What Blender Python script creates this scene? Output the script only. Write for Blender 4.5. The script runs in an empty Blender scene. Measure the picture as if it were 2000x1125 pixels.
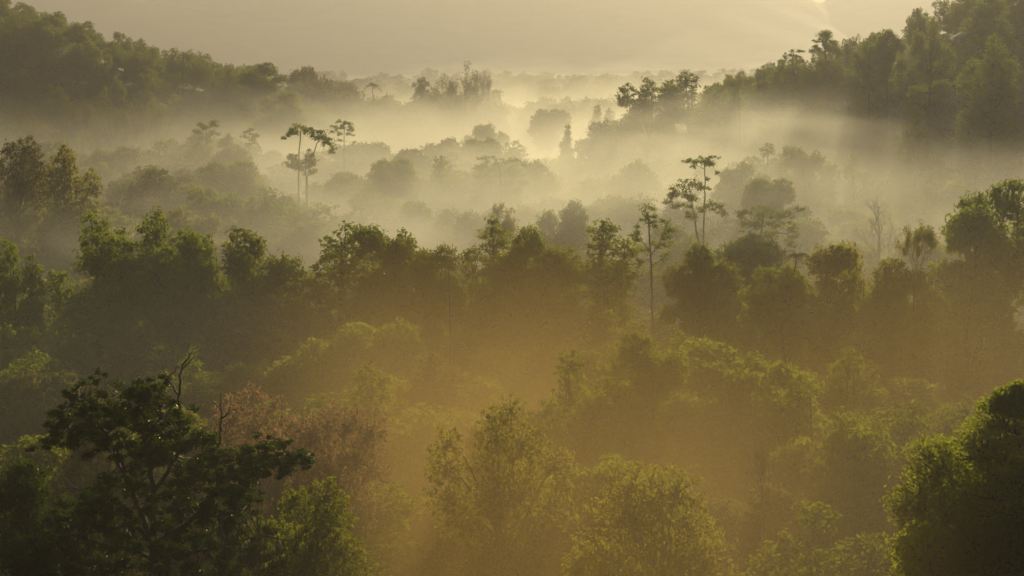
import bpy, math, random
import numpy as np
from mathutils import Matrix, Vector

# ------------------------------------------------------------------ camera, light, exposure
S = bpy.context.scene
COL = S.collection
CAM_Z, FPX, PITCH = 40.0, 3889.0, math.atan(462.5 / 3889.0)

cam_d = bpy.data.cameras.new("camera")
cam_d.sensor_width, cam_d.lens = 36.0, 70.0
cam_d.clip_start, cam_d.clip_end = 1.0, 30000.0
cam = bpy.data.objects.new("camera", cam_d)
COL.objects.link(cam)
cam.location = (0, 0, CAM_Z)
cam.rotation_euler = (math.pi / 2 - PITCH, 0, 0)
S.camera = cam

SUN_EL, SUN_AZ = math.radians(13.8), math.radians(12.0)
SUN_DIR = Vector((math.sin(SUN_AZ) * math.cos(SUN_EL), math.cos(SUN_AZ) * math.cos(SUN_EL), math.sin(SUN_EL)))
world = bpy.data.worlds.new("World")
S.world = world
world.use_nodes = True
wn = world.node_tree
sky = wn.nodes.new("ShaderNodeTexSky")
sky.sky_type = 'NISHITA'
sky.sun_disc = False
sky.sun_elevation, sky.sun_rotation = SUN_EL, SUN_AZ
sky.dust_density, sky.ozone_density = 6.0, 0.0
wn.links.new(sky.outputs[0], wn.nodes["Background"].inputs[0])
wn.nodes["Background"].inputs[1].default_value = 0.05

sun_d = bpy.data.lights.new("sun", 'SUN')
sun_d.energy, sun_d.angle, sun_d.color = 4.0, math.radians(0.5), (1.0, 0.84, 0.45)
sun = bpy.data.objects.new("sun", sun_d)
COL.objects.link(sun)
sun.rotation_euler = SUN_DIR.to_track_quat('Z', 'Y').to_euler()
sun.location = (300, 1500, 400)

S.view_settings.view_transform = 'Standard'
S.view_settings.look = 'None'
S.view_settings.gamma = 1.0
S.view_settings.exposure = 0.17
c = S.cycles
c.use_denoising = True
c.denoiser = 'OPENIMAGEDENOISE'
c.use_adaptive_sampling, c.adaptive_threshold = True, .02
c.max_bounces, c.diffuse_bounces, c.glossy_bounces = 4, 2, 2
c.transmission_bounces, c.volume_bounces, c.transparent_max_bounces = 2, 0, 4
c.volume_step_rate = 1.0
c.sample_clamp_indirect = 4.0

# ------------------------------------------------------------------ helpers
def at(px, py, D):
    """World point at depth D (metres along +Y) seen at the photograph's pixel."""
    dx, dy = (px - 1000.0) / FPX, (562.5 - py) / FPX
    cp, sp = math.cos(PITCH), math.sin(PITCH)
    d = np.array((dx, cp + dy * sp, -sp + dy * cp))
    d *= D / d[1]
    return np.array((d[0], d[1], d[2] + CAM_Z))

def mpp(D):
    return D / FPX

HL = ([-900, -420, -260, -180, -126, -85, -62, -45], [130, 95, 68, 48, 29, 20, 4, 0])
HR = ([12, 26, 40, 55, 70, 86, 97, 114, 134, 250, 900], [0, 6, 14, 20, 25, 30, 35, 43, 53, 85, 130])

def fbm(x, y, s, seed=0):
    r = np.random.RandomState(seed + 11)
    out = 0
    amp = 1.0
    for k in range(4):
        for q in range(3):
            a = r.uniform(0, 2 * math.pi)
            f = s * (2 ** k) * r.uniform(.7, 1.3)
            out = out + amp * np.sin((x * math.cos(a) + y * math.sin(a)) * f + r.uniform(0, 6.28)) / 3
        amp *= .5
    return out

def terrain(x, y):
    x = np.asarray(x, float); y = np.asarray(y, float)
    hl = np.interp(x * 700.0 / np.clip(y, 500, 900), *HL)
    hr = np.interp(x * 520.0 / np.clip(y, 380, 800), *HR)
    fl = np.where(y < 715, np.exp(-((y - 715) / 75) ** 2), np.exp(-((y - 715) / 260) ** 2))
    fr = np.where(y < 530, np.exp(-((y - 530) / 78) ** 2), np.exp(-((y - 530) / 150) ** 2))
    z = hl * fl + hr * fr + fbm(x, y, 0.012) * 1.3
    return z

class MB:
    """Collects quads (and per-vertex tint) with numpy, links one mesh object."""
    def __init__(s): s.v, s.f, s.t, s.n = [], [], [], 0
    def add(s, v, f, t=0.5):
        v = np.asarray(v, float).reshape(-1, 3)
        f = np.asarray(f, np.int64).reshape(-1, 4)
        s.v.append(v); s.f.append(f + s.n)
        s.t.append(np.broadcast_to(np.asarray(t, float), (len(v),)).copy() if np.ndim(t) < 2 else t)
        s.n += len(v)
    def arrays(s):
        return np.concatenate(s.v), np.concatenate(s.f), np.concatenate(s.t)
    def tube(s, pts, rad, sides=6, t=0.5):
        pts = np.asarray(pts, float); rad = np.broadcast_to(rad, (len(pts),))
        d = np.gradient(pts, axis=0); d /= np.linalg.norm(d, axis=1)[:, None] + 1e-9
        ref = np.where(np.abs(d[:, 2:3]) > .9, np.array([[1., 0, 0]]), np.array([[0, 0, 1.]]))
        a = np.cross(d, ref); a /= np.linalg.norm(a, axis=1)[:, None] + 1e-9
        b = np.cross(d, a)
        th = np.arange(sides) * 2 * math.pi / sides
        v = pts[:, None, :] + rad[:, None, None] * (np.cos(th)[None, :, None] * a[:, None, :] + np.sin(th)[None, :, None] * b[:, None, :])
        n = len(pts)
        i, j = np.meshgrid(np.arange(n - 1), np.arange(sides), indexing='ij')
        j2 = (j + 1) % sides
        f = np.stack([i * sides + j, i * sides + j2, (i + 1) * sides + j2, (i + 1) * sides + j], -1).reshape(-1, 4)
        s.add(v.reshape(-1, 3), f, t)
    def leaves(s, P, N, size, aspect, rng, t=0.5, T=None, bend=.25):
        n = len(P)
        if n == 0: return
        N = N / (np.linalg.norm(N, axis=1)[:, None] + 1e-9)
        if T is None: T = rng.normal(size=(n, 3))
        a = T - (T * N).sum(1)[:, None] * N
        a /= np.linalg.norm(a, axis=1)[:, None] + 1e-9
        b = np.cross(N, a)
        sz = (size * rng.uniform(.6, 1.35, n))[:, None]
        off = N * sz * bend
        v = np.stack([P - a * sz, P - b * sz * aspect + off, P + a * sz, P + b * sz * aspect + off], 1).reshape(-1, 3)
        f = np.arange(4 * n).reshape(-1, 4)
        s.add(v, f, np.repeat(np.broadcast_to(t, (n,)), 4))

def mesh_from(name, v, f, t, mat, smooth=False):
    me = bpy.data.meshes.new(name)
    me.vertices.add(len(v)); me.vertices.foreach_set("co", v.astype(np.float32).ravel())
    me.loops.add(f.size); me.loops.foreach_set("vertex_index", f.astype(np.int32).ravel())
    me.polygons.add(len(f))
    me.polygons.foreach_set("loop_start", np.arange(0, f.size, 4, dtype=np.int32))
    me.polygons.foreach_set("loop_total", np.full(len(f), 4, np.int32))
    me.polygons.foreach_set("use_smooth", np.full(len(f), smooth, bool))
    at_ = me.attributes.new("tint", 'FLOAT', 'POINT')
    at_.data.foreach_set("value", t.astype(np.float32))
    me.materials.append(mat)
    me.update(calc_edges=True)
    return me

def link(name, me, parent=None):
    o = bpy.data.objects.new(name, me)
    COL.objects.link(o)
    if parent: o.parent = parent
    return o

def tag(o, label=None, cat=None, group=None, kind=None):
    if label: o["label"] = label
    if cat: o["category"] = cat
    if group: o["group"] = group
    if kind: o["kind"] = kind
    return o

# ------------------------------------------------------------------ materials
def nodes_of(name):
    m = bpy.data.materials.new(name); m.use_nodes = True
    nt = m.node_tree; nt.nodes.clear()
    return m, nt, nt.nodes.new("ShaderNodeOutputMaterial")

def leaf_mat(name, dark, light, trans, tw=.45, gloss=.05, rough=.35):
    m, nt, out = nodes_of(name)
    N, L = nt.nodes.new, nt.links.new
    att = N("ShaderNodeAttribute"); att.attribute_name = "tint"
    inf = N("ShaderNodeObjectInfo")
    add = N("ShaderNodeMath"); add.operation = 'MULTIPLY_ADD'
    L(inf.outputs["Random"], add.inputs[0]); add.inputs[1].default_value = .5; L(att.outputs["Fac"], add.inputs[2])
    sub = N("ShaderNodeMath"); sub.operation = 'SUBTRACT'; L(add.outputs[0], sub.inputs[0]); sub.inputs[1].default_value = .25
    mx = N("ShaderNodeMix"); mx.data_type = 'RGBA'; mx.clamp_factor = True
    L(sub.outputs[0], mx.inputs["Factor"])
    mx.inputs["A"].default_value = (*dark, 1); mx.inputs["B"].default_value = (*light, 1)
    d = N("ShaderNodeBsdfDiffuse"); L(mx.outputs["Result"], d.inputs[0])
    mt = N("ShaderNodeMix"); mt.data_type = 'RGBA'; mt.inputs["Factor"].default_value = .6
    L(mx.outputs["Result"], mt.inputs["A"]); mt.inputs["B"].default_value = (*trans, 1)
    tr = N("ShaderNodeBsdfTranslucent"); L(mt.outputs["Result"], tr.inputs[0])
    ms = N("ShaderNodeMixShader"); ms.inputs[0].default_value = tw
    L(d.outputs[0], ms.inputs[1]); L(tr.outputs[0], ms.inputs[2])
    if gloss == 0:
        L(ms.outputs[0], out.inputs[0])
        return m
    g = N("ShaderNodeBsdfGlossy"); g.inputs["Roughness"].default_value = rough
    g.inputs[0].default_value = (1, .9, .55, 1)
    ms2 = N("ShaderNodeMixShader"); ms2.inputs[0].default_value = gloss
    L(ms.outputs[0], ms2.inputs[1]); L(g.outputs[0], ms2.inputs[2])
    L(ms2.outputs[0], out.inputs[0])
    return m

def bark_mat(name, a, b):
    m, nt, out = nodes_of(name)
    N, L = nt.nodes.new, nt.links.new
    tc = N("ShaderNodeTexCoord")
    no = N("ShaderNodeTexNoise"); no.inputs["Scale"].default_value = 3.0; no.inputs["Detail"].default_value = 4
    L(tc.outputs["Object"], no.inputs["Vector"])
    mx = N("ShaderNodeMix"); mx.data_type = 'RGBA'
    L(no.outputs["Fac"], mx.inputs["Factor"])
    mx.inputs["A"].default_value = (*a, 1); mx.inputs["B"].default_value = (*b, 1)
    p = N("ShaderNodeBsdfPrincipled"); p.inputs["Roughness"].default_value = .75
    L(mx.outputs["Result"], p.inputs["Base Color"]); L(p.outputs[0], out.inputs[0])
    return m

LEAF = {
    "green": leaf_mat("leaf_green", (.055, .09, .008), (.145, .18, .014), (.48, .5, .02), gloss=0),
    "deep": leaf_mat("leaf_deep_green", (.055, .10, .008), (.15, .205, .015), (.48, .54, .02), tw=.48, gloss=0),
    "yellow": leaf_mat("leaf_yellow_green", (.125, .14, .02), (.22, .215, .034), (.52, .46, .05), tw=.55, gloss=0),
    "russet": leaf_mat("leaf_russet", (.21, .13, .075), (.32, .205, .12), (.50, .31, .15), tw=.5, gloss=0),
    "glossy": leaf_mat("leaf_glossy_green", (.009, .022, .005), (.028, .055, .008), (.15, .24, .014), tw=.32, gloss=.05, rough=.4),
    "olive": leaf_mat("leaf_olive", (.07, .076, .022), (.14, .13, .035), (.3, .26, .05), gloss=0),
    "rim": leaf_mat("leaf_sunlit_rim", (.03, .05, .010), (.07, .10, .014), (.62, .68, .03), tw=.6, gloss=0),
    "floor": leaf_mat("leaf_undergrowth", (.05, .07, .008), (.12, .125, .012), (.34, .31, .02), gloss=0),
}
BARK = {"brown": bark_mat("bark_brown", (.06, .045, .03), (.12, .095, .065)),
        "pale": bark_mat("bark_pale", (.22, .19, .15), (.36, .32, .26))}

def ground_mat():
    m, nt, out = nodes_of("ground_grass_and_earth")
    N, L = nt.nodes.new, nt.links.new
    g = N("ShaderNodeNewGeometry")
    no = N("ShaderNodeTexNoise"); no.inputs["Scale"].default_value = .06; no.inputs["Detail"].default_value = 8
    L(g.outputs["Position"], no.inputs["Vector"])
    rp = N("ShaderNodeValToRGB")
    rp.color_ramp.elements[0].position = .35; rp.color_ramp.elements[0].color = (.03, .04, .014, 1)
    rp.color_ramp.elements[1].position = .65; rp.color_ramp.elements[1].color = (.08, .08, .03, 1)
    L(no.outputs["Fac"], rp.inputs[0])
    p = N("ShaderNodeBsdfPrincipled"); p.inputs["Roughness"].default_value = .95
    L(rp.outputs[0], p.inputs["Base Color"])
    bm = N("ShaderNodeBump"); bm.inputs["Strength"].default_value = .6; bm.inputs["Distance"].default_value = 1.0
    L(no.outputs["Fac"], bm.inputs["Height"]); L(bm.outputs[0], p.inputs["Normal"])
    L(p.outputs[0], out.inputs[0])
    return m

def plain_noise(name, a, b, scale):
    m, nt, out = nodes_of(name)
    N, L = nt.nodes.new, nt.links.new
    g = N("ShaderNodeNewGeometry")
    no = N("ShaderNodeTexNoise"); no.inputs["Scale"].default_value = scale; no.inputs["Detail"].default_value = 8
    L(g.outputs["Position"], no.inputs["Vector"])
    rp = N("ShaderNodeValToRGB")
    rp.color_ramp.elements[0].position = .4; rp.color_ramp.elements[0].color = (*a, 1)
    rp.color_ramp.elements[1].position = .62; rp.color_ramp.elements[1].color = (*b, 1)
    L(no.outputs["Fac"], rp.inputs[0])
    p = N("ShaderNodeBsdfPrincipled"); p.inputs["Roughness"].default_value = .9
    L(rp.outputs[0], p.inputs["Base Color"]); L(p.outputs[0], out.inputs[0])
    return m

# ------------------------------------------------------------------ ground, mountain
def grid(xs, ys, zf):
    X, Y = np.meshgrid(xs, ys, indexing='ij')
    Z = zf(X, Y)
    v = np.stack([X, Y, Z], -1).reshape(-1, 3)
    n, m = len(xs), len(ys)
    i, j = np.meshgrid(np.arange(n - 1), np.arange(m - 1), indexing='ij')
    f = np.stack([i * m + j, (i + 1) * m + j, (i + 1) * m + j + 1, i * m + j + 1], -1).reshape(-1, 4)
    return v, f

xs = np.unique(np.concatenate([np.linspace(-4000, -420, 30), np.linspace(-420, 420, 170), np.linspace(420, 4000, 30)]))
ys = np.unique(np.concatenate([np.linspace(-300, 60, 12), np.linspace(60, 1000, 190), np.linspace(1000, 6500, 60)]))
v, f = grid(xs, ys, terrain)
tag(link("ground", mesh_from("ground", v, f, np.zeros(len(v)), ground_mat(), True)), kind="structure")

def ridge_z(x):
    """Crest height of the far mountain at y = 4700."""
    px = 1000 + x / 4700.0 * FPX
    py = np.interp(px, [-3000, -400, 300, 800, 1250, 1480, 1572, 1588, 1600, 1622, 1800, 2400, 5000],
                   [60, -160, -110, -190, -120, -50, -8, 5, 6, -9, -60, -150, 80])
    return CAM_Z + (100 - py) / FPX * 4700

def mountain_z(X, Y):
    up = np.clip((Y - 3500) / 1200.0, 0, 1) ** 1.5
    dn = np.clip(1 - (Y - 4700) / 1300.0, 0, 1)
    rel = np.where(Y < 4700, up, dn)
    fold = fbm(X, Y * .6, .004, 5) * 15 + fbm(X, Y, .018, 8) * 5
    return ridge_z(X) * rel + fold * np.clip(rel * (1 - rel) * 4, 0, 1) - 8 * (rel < .01)

v, f = grid(np.unique(np.concatenate([np.linspace(-3900, 3900, 200), np.linspace(650, 800, 60)])), np.linspace(3450, 6050, 90), mountain_z)
tag(link("mountain", mesh_from("mountain", v, f, np.zeros(len(v)),
    plain_noise("mountain_forest_and_rock", (.035, .045, .02), (.16, .14, .11), .012), True)), kind="structure")

def spur_z(X, Y):
    px = 1000 + X / 3900.0 * FPX
    py = np.interp(px, [-2400, -200, 250, 520, 760, 1000, 1300, 1700, 2300, 4000], [60, -70, -20, 52, 88, 132, 140, 98, 20, 60])
    crest = CAM_Z + (100 - py) / FPX * 3900
    rel = np.clip(1 - np.abs(Y - 3900) / 420.0, 0, 1) ** .8
    return crest * rel + fbm(X, Y, .012, 4) * 7 * rel - 6

v, f = grid(np.linspace(-3200, 3200, 190), np.linspace(3470, 4330, 30), spur_z)
tag(link("hills", mesh_from("hills", v, f, np.zeros(len(v)),
    plain_noise("foothill_forest", (.035, .045, .02), (.10, .10, .06), .012), True)), kind="structure")

# ------------------------------------------------------------------ tree generators: each returns (trunk MB, crown MB), base at origin
def rng_(s): return np.random.RandomState(s)

def bez(p0, p1, sag, rng, n=6):
    p0, p1 = np.asarray(p0, float), np.asarray(p1, float)
    t = np.linspace(0, 1, n)[:, None]
    L = np.linalg.norm(p1 - p0)
    mid = (p0 + p1) / 2 + np.array((0, 0, sag * L)) + rng.normal(size=3) * L * .07
    return (1 - t) ** 2 * p0 + 2 * t * (1 - t) * mid + t ** 2 * p1 + rng.normal(size=(n, 3)) * L * .012 * (t * (1 - t) * 4)

def clump(cr, c0, r, flat, n, leaf, aspect, rng, droop=0.0, tint=None, T=None):
    d = rng.normal(size=(n, 3)); d /= np.linalg.norm(d, axis=1)[:, None]
    # lumpy outline
    k = rng.normal(size=(3, 3)) * 1.6; ph = rng.uniform(0, 6.28, 3)
    lump = 1 + .22 * np.sin(d @ k + ph).sum(1)
    rad = rng.uniform(0, 1, n) ** .55 * lump
    P = c0 + d * rad[:, None] * np.array((r, r, r * flat))
    Nn = d * .7 + rng.normal(size=(n, 3)) * .75 + np.array((0, 0, .45))
    tn = (rng.uniform(.2, .8) if tint is None else tint) + rng.normal(size=n) * .16 + d[:, 2] * .06
    if T is not None: T = np.broadcast_to(T, (n, 3)) + rng.normal(size=(n, 3)) * .35
    cr.leaves(P, Nn, leaf, aspect, rng, np.clip(tn, 0, 1), T)

def lobe_tree(seed, lobes, H, trunk_r, clump_r, n_leaf, leaf, aspect=.5, flat=.75, spacing=.8, fork=.35, inner=.35, bark_sides=7):
    """Crown made of leaf clumps over a set of ellipsoid lobes (cx,cy,cz,rx,ry,rz); limbs reach every clump."""
    rng = rng_(seed); tk, cr = MB(), MB()
    lobes = np.asarray(lobes, float)
    cen = []
    tries = 0
    vol = (lobes[:, 3] * lobes[:, 4] + lobes[:, 3] * lobes[:, 5])
    while tries < 6000:
        tries += 1
        k = rng.choice(len(lobes), p=vol / vol.sum()); l = lobes[k]
        d = rng.normal(size=3); d /= np.linalg.norm(d)
        if d[2] < -.75: continue
        rr = rng.uniform(.75, 1.0) if rng.rand() > inner else rng.uniform(.2, .75)
        p = l[:3] + d * l[3:] * rr
        q = np.linalg.norm((p - lobes[:, :3]) / lobes[:, 3:], axis=1)
        if (q < .55).sum() > 1: continue
        if cen and np.min(np.linalg.norm(np.array(cen) - p, axis=1)) < clump_r * spacing: continue
        cen.append(p)
    cen = np.array(cen)
    top = cen[:, 2].max(); zf = fork * H
    tx, ty = rng.normal(size=2) * H * .015
    tk.tube([(0, 0, -9), (0, 0, .3), (tx * .5, ty * .5, zf * .5), (tx, ty, zf), (tx * 1.5, ty * 1.5, (zf + top) / 2), (tx, ty, top * .93)],
            [trunk_r * 1.5, trunk_r * 1.15, trunk_r * .95, trunk_r * .85, trunk_r * .45, trunk_r * .1], bark_sides)
    nb = max(5, len(lobes) + 2)
    per = max(6, int(n_leaf / len(cen)))
    # main limbs to lobe centres, twigs from there to clumps
    for l in lobes:
        st = np.array((tx, ty, min(zf + rng.uniform(0, .25) * (top - zf), max(zf * .8, l[2] - .2 * l[5]))))
        path = bez(st, l[:3] + np.array((0, 0, .3 * l[5])), .02, rng, 7)
        tk.tube(path, np.linspace(trunk_r * .5, trunk_r * .16, 7), 5)
    for p in cen:
        k = np.argmin(np.linalg.norm((p - lobes[:, :3]) / lobes[:, 3:], axis=1)); l = lobes[k]
        st = l[:3] + np.array((0, 0, -.25 * l[5])) * rng.uniform(-.6, 1) + (p - l[:3]) * .1
        tk.tube(bez(st, p, -.05, rng, 5), np.linspace(trunk_r * .17, trunk_r * .03, 5), 4)
        r = clump_r * rng.uniform(.7, 1.25)
        clump(cr, p, r, flat, int(per * (r / clump_r) ** 2), leaf, aspect, rng)
    return tk, cr

def round_lobes(seed, H, R, n=14, base=.1, squash=1.0):
    """Cauliflower crown: puffs of unequal size spread over an uneven ellipsoid."""
    rng = rng_(seed); out = []
    hz = H * (1 - base) / 2; cz = H * base + hz
    skew = rng.normal(size=2) * R * .14
    for i in range(n):
        t = 1 - 2 * (i + .5) / n; a = i * 2.39996 + rng.uniform(-.45, .45)
        w = math.sqrt(1 - t * t); f = rng.uniform(.52, .86)
        s = R * rng.uniform(.2, .38)
        cx, cy = skew * t
        if t < -.2: w *= .85
        out.append((cx + R * f * w * math.cos(a), cy + R * f * w * math.sin(a), min(cz + hz * t * rng.uniform(.72, .98), H - s * .7), s, s, s * rng.uniform(.7, .95) * squash))
    out.append((skew[0] * .5, skew[1] * .5, cz + .1 * hz, R * .42, R * .42, hz * .5))
    return out

def turret_lobes(seed, H, R, n=6):
    """Several ragged upright heads at different heights over a loose skirt of puffs."""
    rng = rng_(seed); out = []
    for i in range(n):
        a = i * 2.39996 + rng.uniform(-.5, .5); r = R * rng.uniform(.3, .72) if i else R * .08
        ht = H * rng.uniform(.68, .95) if i else H
        w = R * rng.uniform(.17, .27); hh = H * rng.uniform(.09, .14)
        out.append((r * math.cos(a), r * math.sin(a), ht - hh, w, w, hh))
        for q in range(2):
            b = a + rng.uniform(-.9, .9); r2 = r * rng.uniform(.7, 1.15) + R * .05; w2 = R * rng.uniform(.22, .34)
            out.append((r2 * math.cos(b), r2 * math.sin(b), ht - hh * (1.9 + 1.5 * q), w2, w2, w2 * .85))
    for i in range(6):
        a = i * 2.39996 + 1; w = R * rng.uniform(.24, .38)
        out.append((R * .66 * math.cos(a), R * .66 * math.sin(a), H * rng.uniform(.18, .45), w, w, w * .8))
    return out

def cone_lobes(seed, H, R):
    rng = rng_(seed); out = []
    for t in np.linspace(.22, .95, 8):
        w = R * (1.1 - t) ** .8 * 1.05
        out.append((rng.normal() * R * .1, rng.normal() * R * .1, t * H, w, w, H * .085))
    return out

def branching(tk, p, d, L, r, depth, rng, spread=.5, up=.1, tips=None, kids=(2, 3), sides=5):
    n = 4
    pts = [np.array(p, float)]
    d = d / np.linalg.norm(d)
    for i in range(n):
        d = d + rng.normal(size=3) * .09 + np.array((0, 0, up * .25)); d /= np.linalg.norm(d)
        pts.append(pts[-1] + d * L / n)
    tk.tube(pts, np.linspace(r, r * .62, n + 1), sides if depth > 1 else 4)
    if tips is not None and depth <= 1: tips.append((pts[-1], d)); tips.append((pts[2], d))
    if depth == 0: return
    for k in range(rng.randint(kids[0], kids[1] + 1)):
        ax = rng.normal(size=3); nd = d + ax / np.linalg.norm(ax) * spread + np.array((0, 0, up))
        branching(tk, pts[-1] if k < 2 else pts[rng.randint(2, n)], nd, L * rng.uniform(.62, .85), r * .6, depth - 1, rng, spread, up, tips, kids, sides)

def bare_tree(seed, H, trunk_r, depth=5, spread=.55, leafy=0, leaf=.2, up=.12, first=.34):
    rng = rng_(seed); tk, cr = MB(), MB(); tips = []
    tk.tube([(0, 0, -9), (0, 0, 0), (.01 * H, 0, H * first)], [trunk_r * 1.3, trunk_r * 1.1, trunk_r], 7)
    for k in range(4):
        a = k * 1.57 + rng.uniform(-.4, .4)
        branching(tk, (.01 * H, 0, H * first * rng.uniform(.8, 1)), np.array((math.cos(a) * .6, math.sin(a) * .6, 1.0)), H * .2, trunk_r * .6, depth - 1, rng, spread, up, tips)
    branching(tk, (.01 * H, 0, H * first), np.array((0, 0, 1.)), H * .22, trunk_r * .7, depth - 1, rng, spread, up, tips)
    allv = np.concatenate(tk.v); sc = H / max(allv[:, 2].max(), 1e-3)
    tk.v = [q * np.array((1, 1, sc)) for q in tk.v]
    if leafy:
        per = max(2, leafy // len(tips))
        for p, d in tips: clump(cr, p * np.array((1, 1, sc)), leaf * 3.2, .7, per, leaf, .45, rng)
    return tk, cr

def feather_tree(seed, H, R, stems=7, n=9000):
    """Upright wispy crown: several rising stems with fine drooping needle sprays."""
    rng = rng_(seed); tk, cr = MB(), MB()
    tk.tube([(0, 0, -9), (0, 0, .2), (0, 0, H * .25)], [.35, .28, .22], 6)
    for i in range(stems):
        a = i * 2.4 + rng.uniform(-.3, .3); r = R * rng.uniform(.3, .95) if i else .1
        hh = H * (1 - .28 * (r / R) ** 2) * rng.uniform(.88, 1)
        p1 = np.array((r * math.cos(a), r * math.sin(a), hh))
        path = bez((0, 0, H * rng.uniform(.1, .35)), p1, -.12, rng, 9)
        tk.tube(path, np.linspace(.16, .02, 9), 5)
        m = n // stems
        t = rng.uniform(.2, 1, m) ** .8
        base = np.stack([np.interp(t, np.linspace(0, 1, 9), path[:, k]) for k in range(3)], 1)
        out = rng.normal(size=(m, 3)); out[:, 2] = np.abs(out[:, 2]) * .8 + .35
        ln = (1.0 - .6 * t) * R * .42 * rng.uniform(.2, 1, m)
        out /= np.linalg.norm(out, axis=1)[:, None]
        P = base + out * ln[:, None]
        cr.leaves(P, rng.normal(size=(m, 3)), .42, .12, rng, rng.uniform(.2, .8, m), out + rng.normal(size=(m, 3)) * .3)
        for k in range(12):
            j = rng.randint(m); tk.tube([base[j], P[j]], [.03, .008], 4)
    return tk, cr

def palm_tree(seed, H, L=3.2, n=13):
    rng = rng_(seed); tk, cr = MB(), MB()
    tx = rng.normal() * H * .06
    zs = np.linspace(0, 1, 8)
    tk.tube([(tx * z * z, 0, -9 if z == 0 else H * z) for z in zs], np.linspace(.2, .12, 8), 7)
    for i in range(n):
        a = i * 2.4; el = rng.uniform(.1, 1.15)
        t = np.linspace(0, 1, 12)
        d = np.array((math.cos(a), math.sin(a)))
        rr = L * (math.cos(el) * t + .12 * t * t); zz = H + L * (math.sin(el) * t - .75 * t * t)
        path = np.stack([tx + d[0] * rr, d[1] * rr, zz], 1)
        cr.tube(path, np.linspace(.035, .01, 12), 4, .6)
        for s in (-1, 1):
            k = np.repeat(np.arange(1, 12), 3)
            fr = rng.uniform(0, 1, len(k))
            P = path[k - 1] * (1 - fr[:, None]) + path[k] * fr[:, None]
            tn = (k - 1 + fr) / 11
            ll = .75 * np.sin(np.clip(tn * 2.6 + .4, 0, 3.1))
            side = np.array((-d[1], d[0], 0)) * s
            T = np.broadcast_to(side + np.array((d[0] * .35, d[1] * .35, -.55)), (len(k), 3))
            cr.leaves(P + T * ll[:, None] * .45, np.broadcast_to(np.array((d[0] * .3, d[1] * .3, 1)), T.shape), .4, .13, rng, .6, T, .05)
    return tk, cr

def bush(seed, H, R, n_leaf, leaf):
    rng = rng_(seed)
    lobes = [(rng.normal() * R * .4, rng.normal() * R * .4, H * rng.uniform(.35, .6), R * .5, R * .5, H * .4) for _ in range(5)]
    return lobe_tree(seed, lobes, H, .1, R * .28, n_leaf, leaf, fork=.15)

def open_lobes(seed, H, R, n=13, low=.5):
    """Cloud-like flat puffs at unequal heights, air between them."""
    rng = rng_(seed); out = []
    for i in range(n):
        t = rng.uniform(low, 1); w = math.sin(min(1, (1.06 - t) / (1.06 - low) * 1.15) * 1.571) ** .7
        a = i * 2.39996 + rng.uniform(-.5, .5); f = rng.uniform(.15, .85) * w; q = R * rng.uniform(.24, .44)
        out.append((R * f * math.cos(a), R * f * math.sin(a), H * t - q * .5, q, q, q * rng.uniform(.4, .6)))
    out.append((0, 0, H * .955, R * .22, R * .22, R * .13))
    return out

# ------------------------------------------------------------------ prototypes (mesh pairs shared by all trees of a kind)
PROTO = {}
def proto(key, pair):
    tk, cr = pair
    tv = tk.arrays(); cv = cr.arrays() if cr.v else None
    hh = max(tv[0][:, 2].max(), cv[0][:, 2].max() if cv else 0)
    src = cv[0] if cv else tv[0]
    ww = np.percentile(src[:, 0], 99.5) - np.percentile(src[:, 0], .5)
    PROTO[key] = dict(tv=tv, cv=cv, H=hh, W=ww, tm={}, cm={})

for k in range(4): proto(f"round{k}", lobe_tree(100 + k, round_lobes(100 + k, 16, 6.4, 15, .1), 16, .33, .78, 21000, .23, spacing=1.0, inner=.1))
for k in range(5): proto(f"turret{k}", lobe_tree(200 + k, turret_lobes(200 + k, 20, 6.4, 6), 20, .33, .72, 19000, .21, spacing=1.2, inner=.12))
for k in range(3): proto(f"dome{k}", lobe_tree(300 + k, round_lobes(300 + k, 12, 7.2, 16, .12, .75), 12, .35, .75, 21000, .22, flat=.55, spacing=1.0, inner=.1))
for k in range(2): proto(f"cone{k}", lobe_tree(400 + k, cone_lobes(400 + k, 18, 4.2), 18, .3, .9, 11000, .25, fork=.2))
for k in range(4): proto(f"layer{k}", lobe_tree(500 + k, open_lobes(500 + k, 17, 6.0, 16, .42), 17, .28, .75, 15000, .21, flat=.6, spacing=1.05, inner=.3, fork=.42))
for k in range(4): proto(f"feather{k}", bare_tree(600 + k, 18, .2, 6, leafy=5000, leaf=.17, spread=.42, up=.2, first=.12))
for k in range(2): proto(f"airy{k}", lobe_tree(640 + k, round_lobes(640 + k, 15, 6, 18, .05), 15, .26, .55, 13000, .19, spacing=1.25, inner=.25, fork=.15))
for k in range(2, 4): proto(f"airy{k}", lobe_tree(650 + k, round_lobes(650 + k, 14, 6.5, 24, .02), 14, .24, .5, 12000, .17, spacing=1.45, inner=.3, fork=.12))
for k in range(2): proto(f"bare{k}", bare_tree(700 + k, 15, .2, 5))
proto("bare2", bare_tree(706, 15, .17, 5, spread=.95, up=.06, first=.45))
for k in range(3): proto(f"thin{k}", bare_tree(720 + k, 16, .22, 5, leafy=4200, leaf=.24, spread=.6))
for k in range(2): proto(f"palm{k}", palm_tree(800 + k, 12))
for k in range(3): proto(f"bush{k}", bush(900 + k, 5, 4.2, 5000, .24))

NAMES = dict(round="round_crowned_tree", turret="broadleaf_tree", dome="spreading_tree", cone="conical_tree", layer="layered_tree", airy="open_crowned_tree",
             umbrella="umbrella_tree", tufted="slender_tree", slender="slender_tree", feather="feathery_tree", bare="bare_tree", thin="open_crowned_tree",
             palm="palm_tree", bush="bush")
rnd = random.Random(5)
PLACED = []

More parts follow.
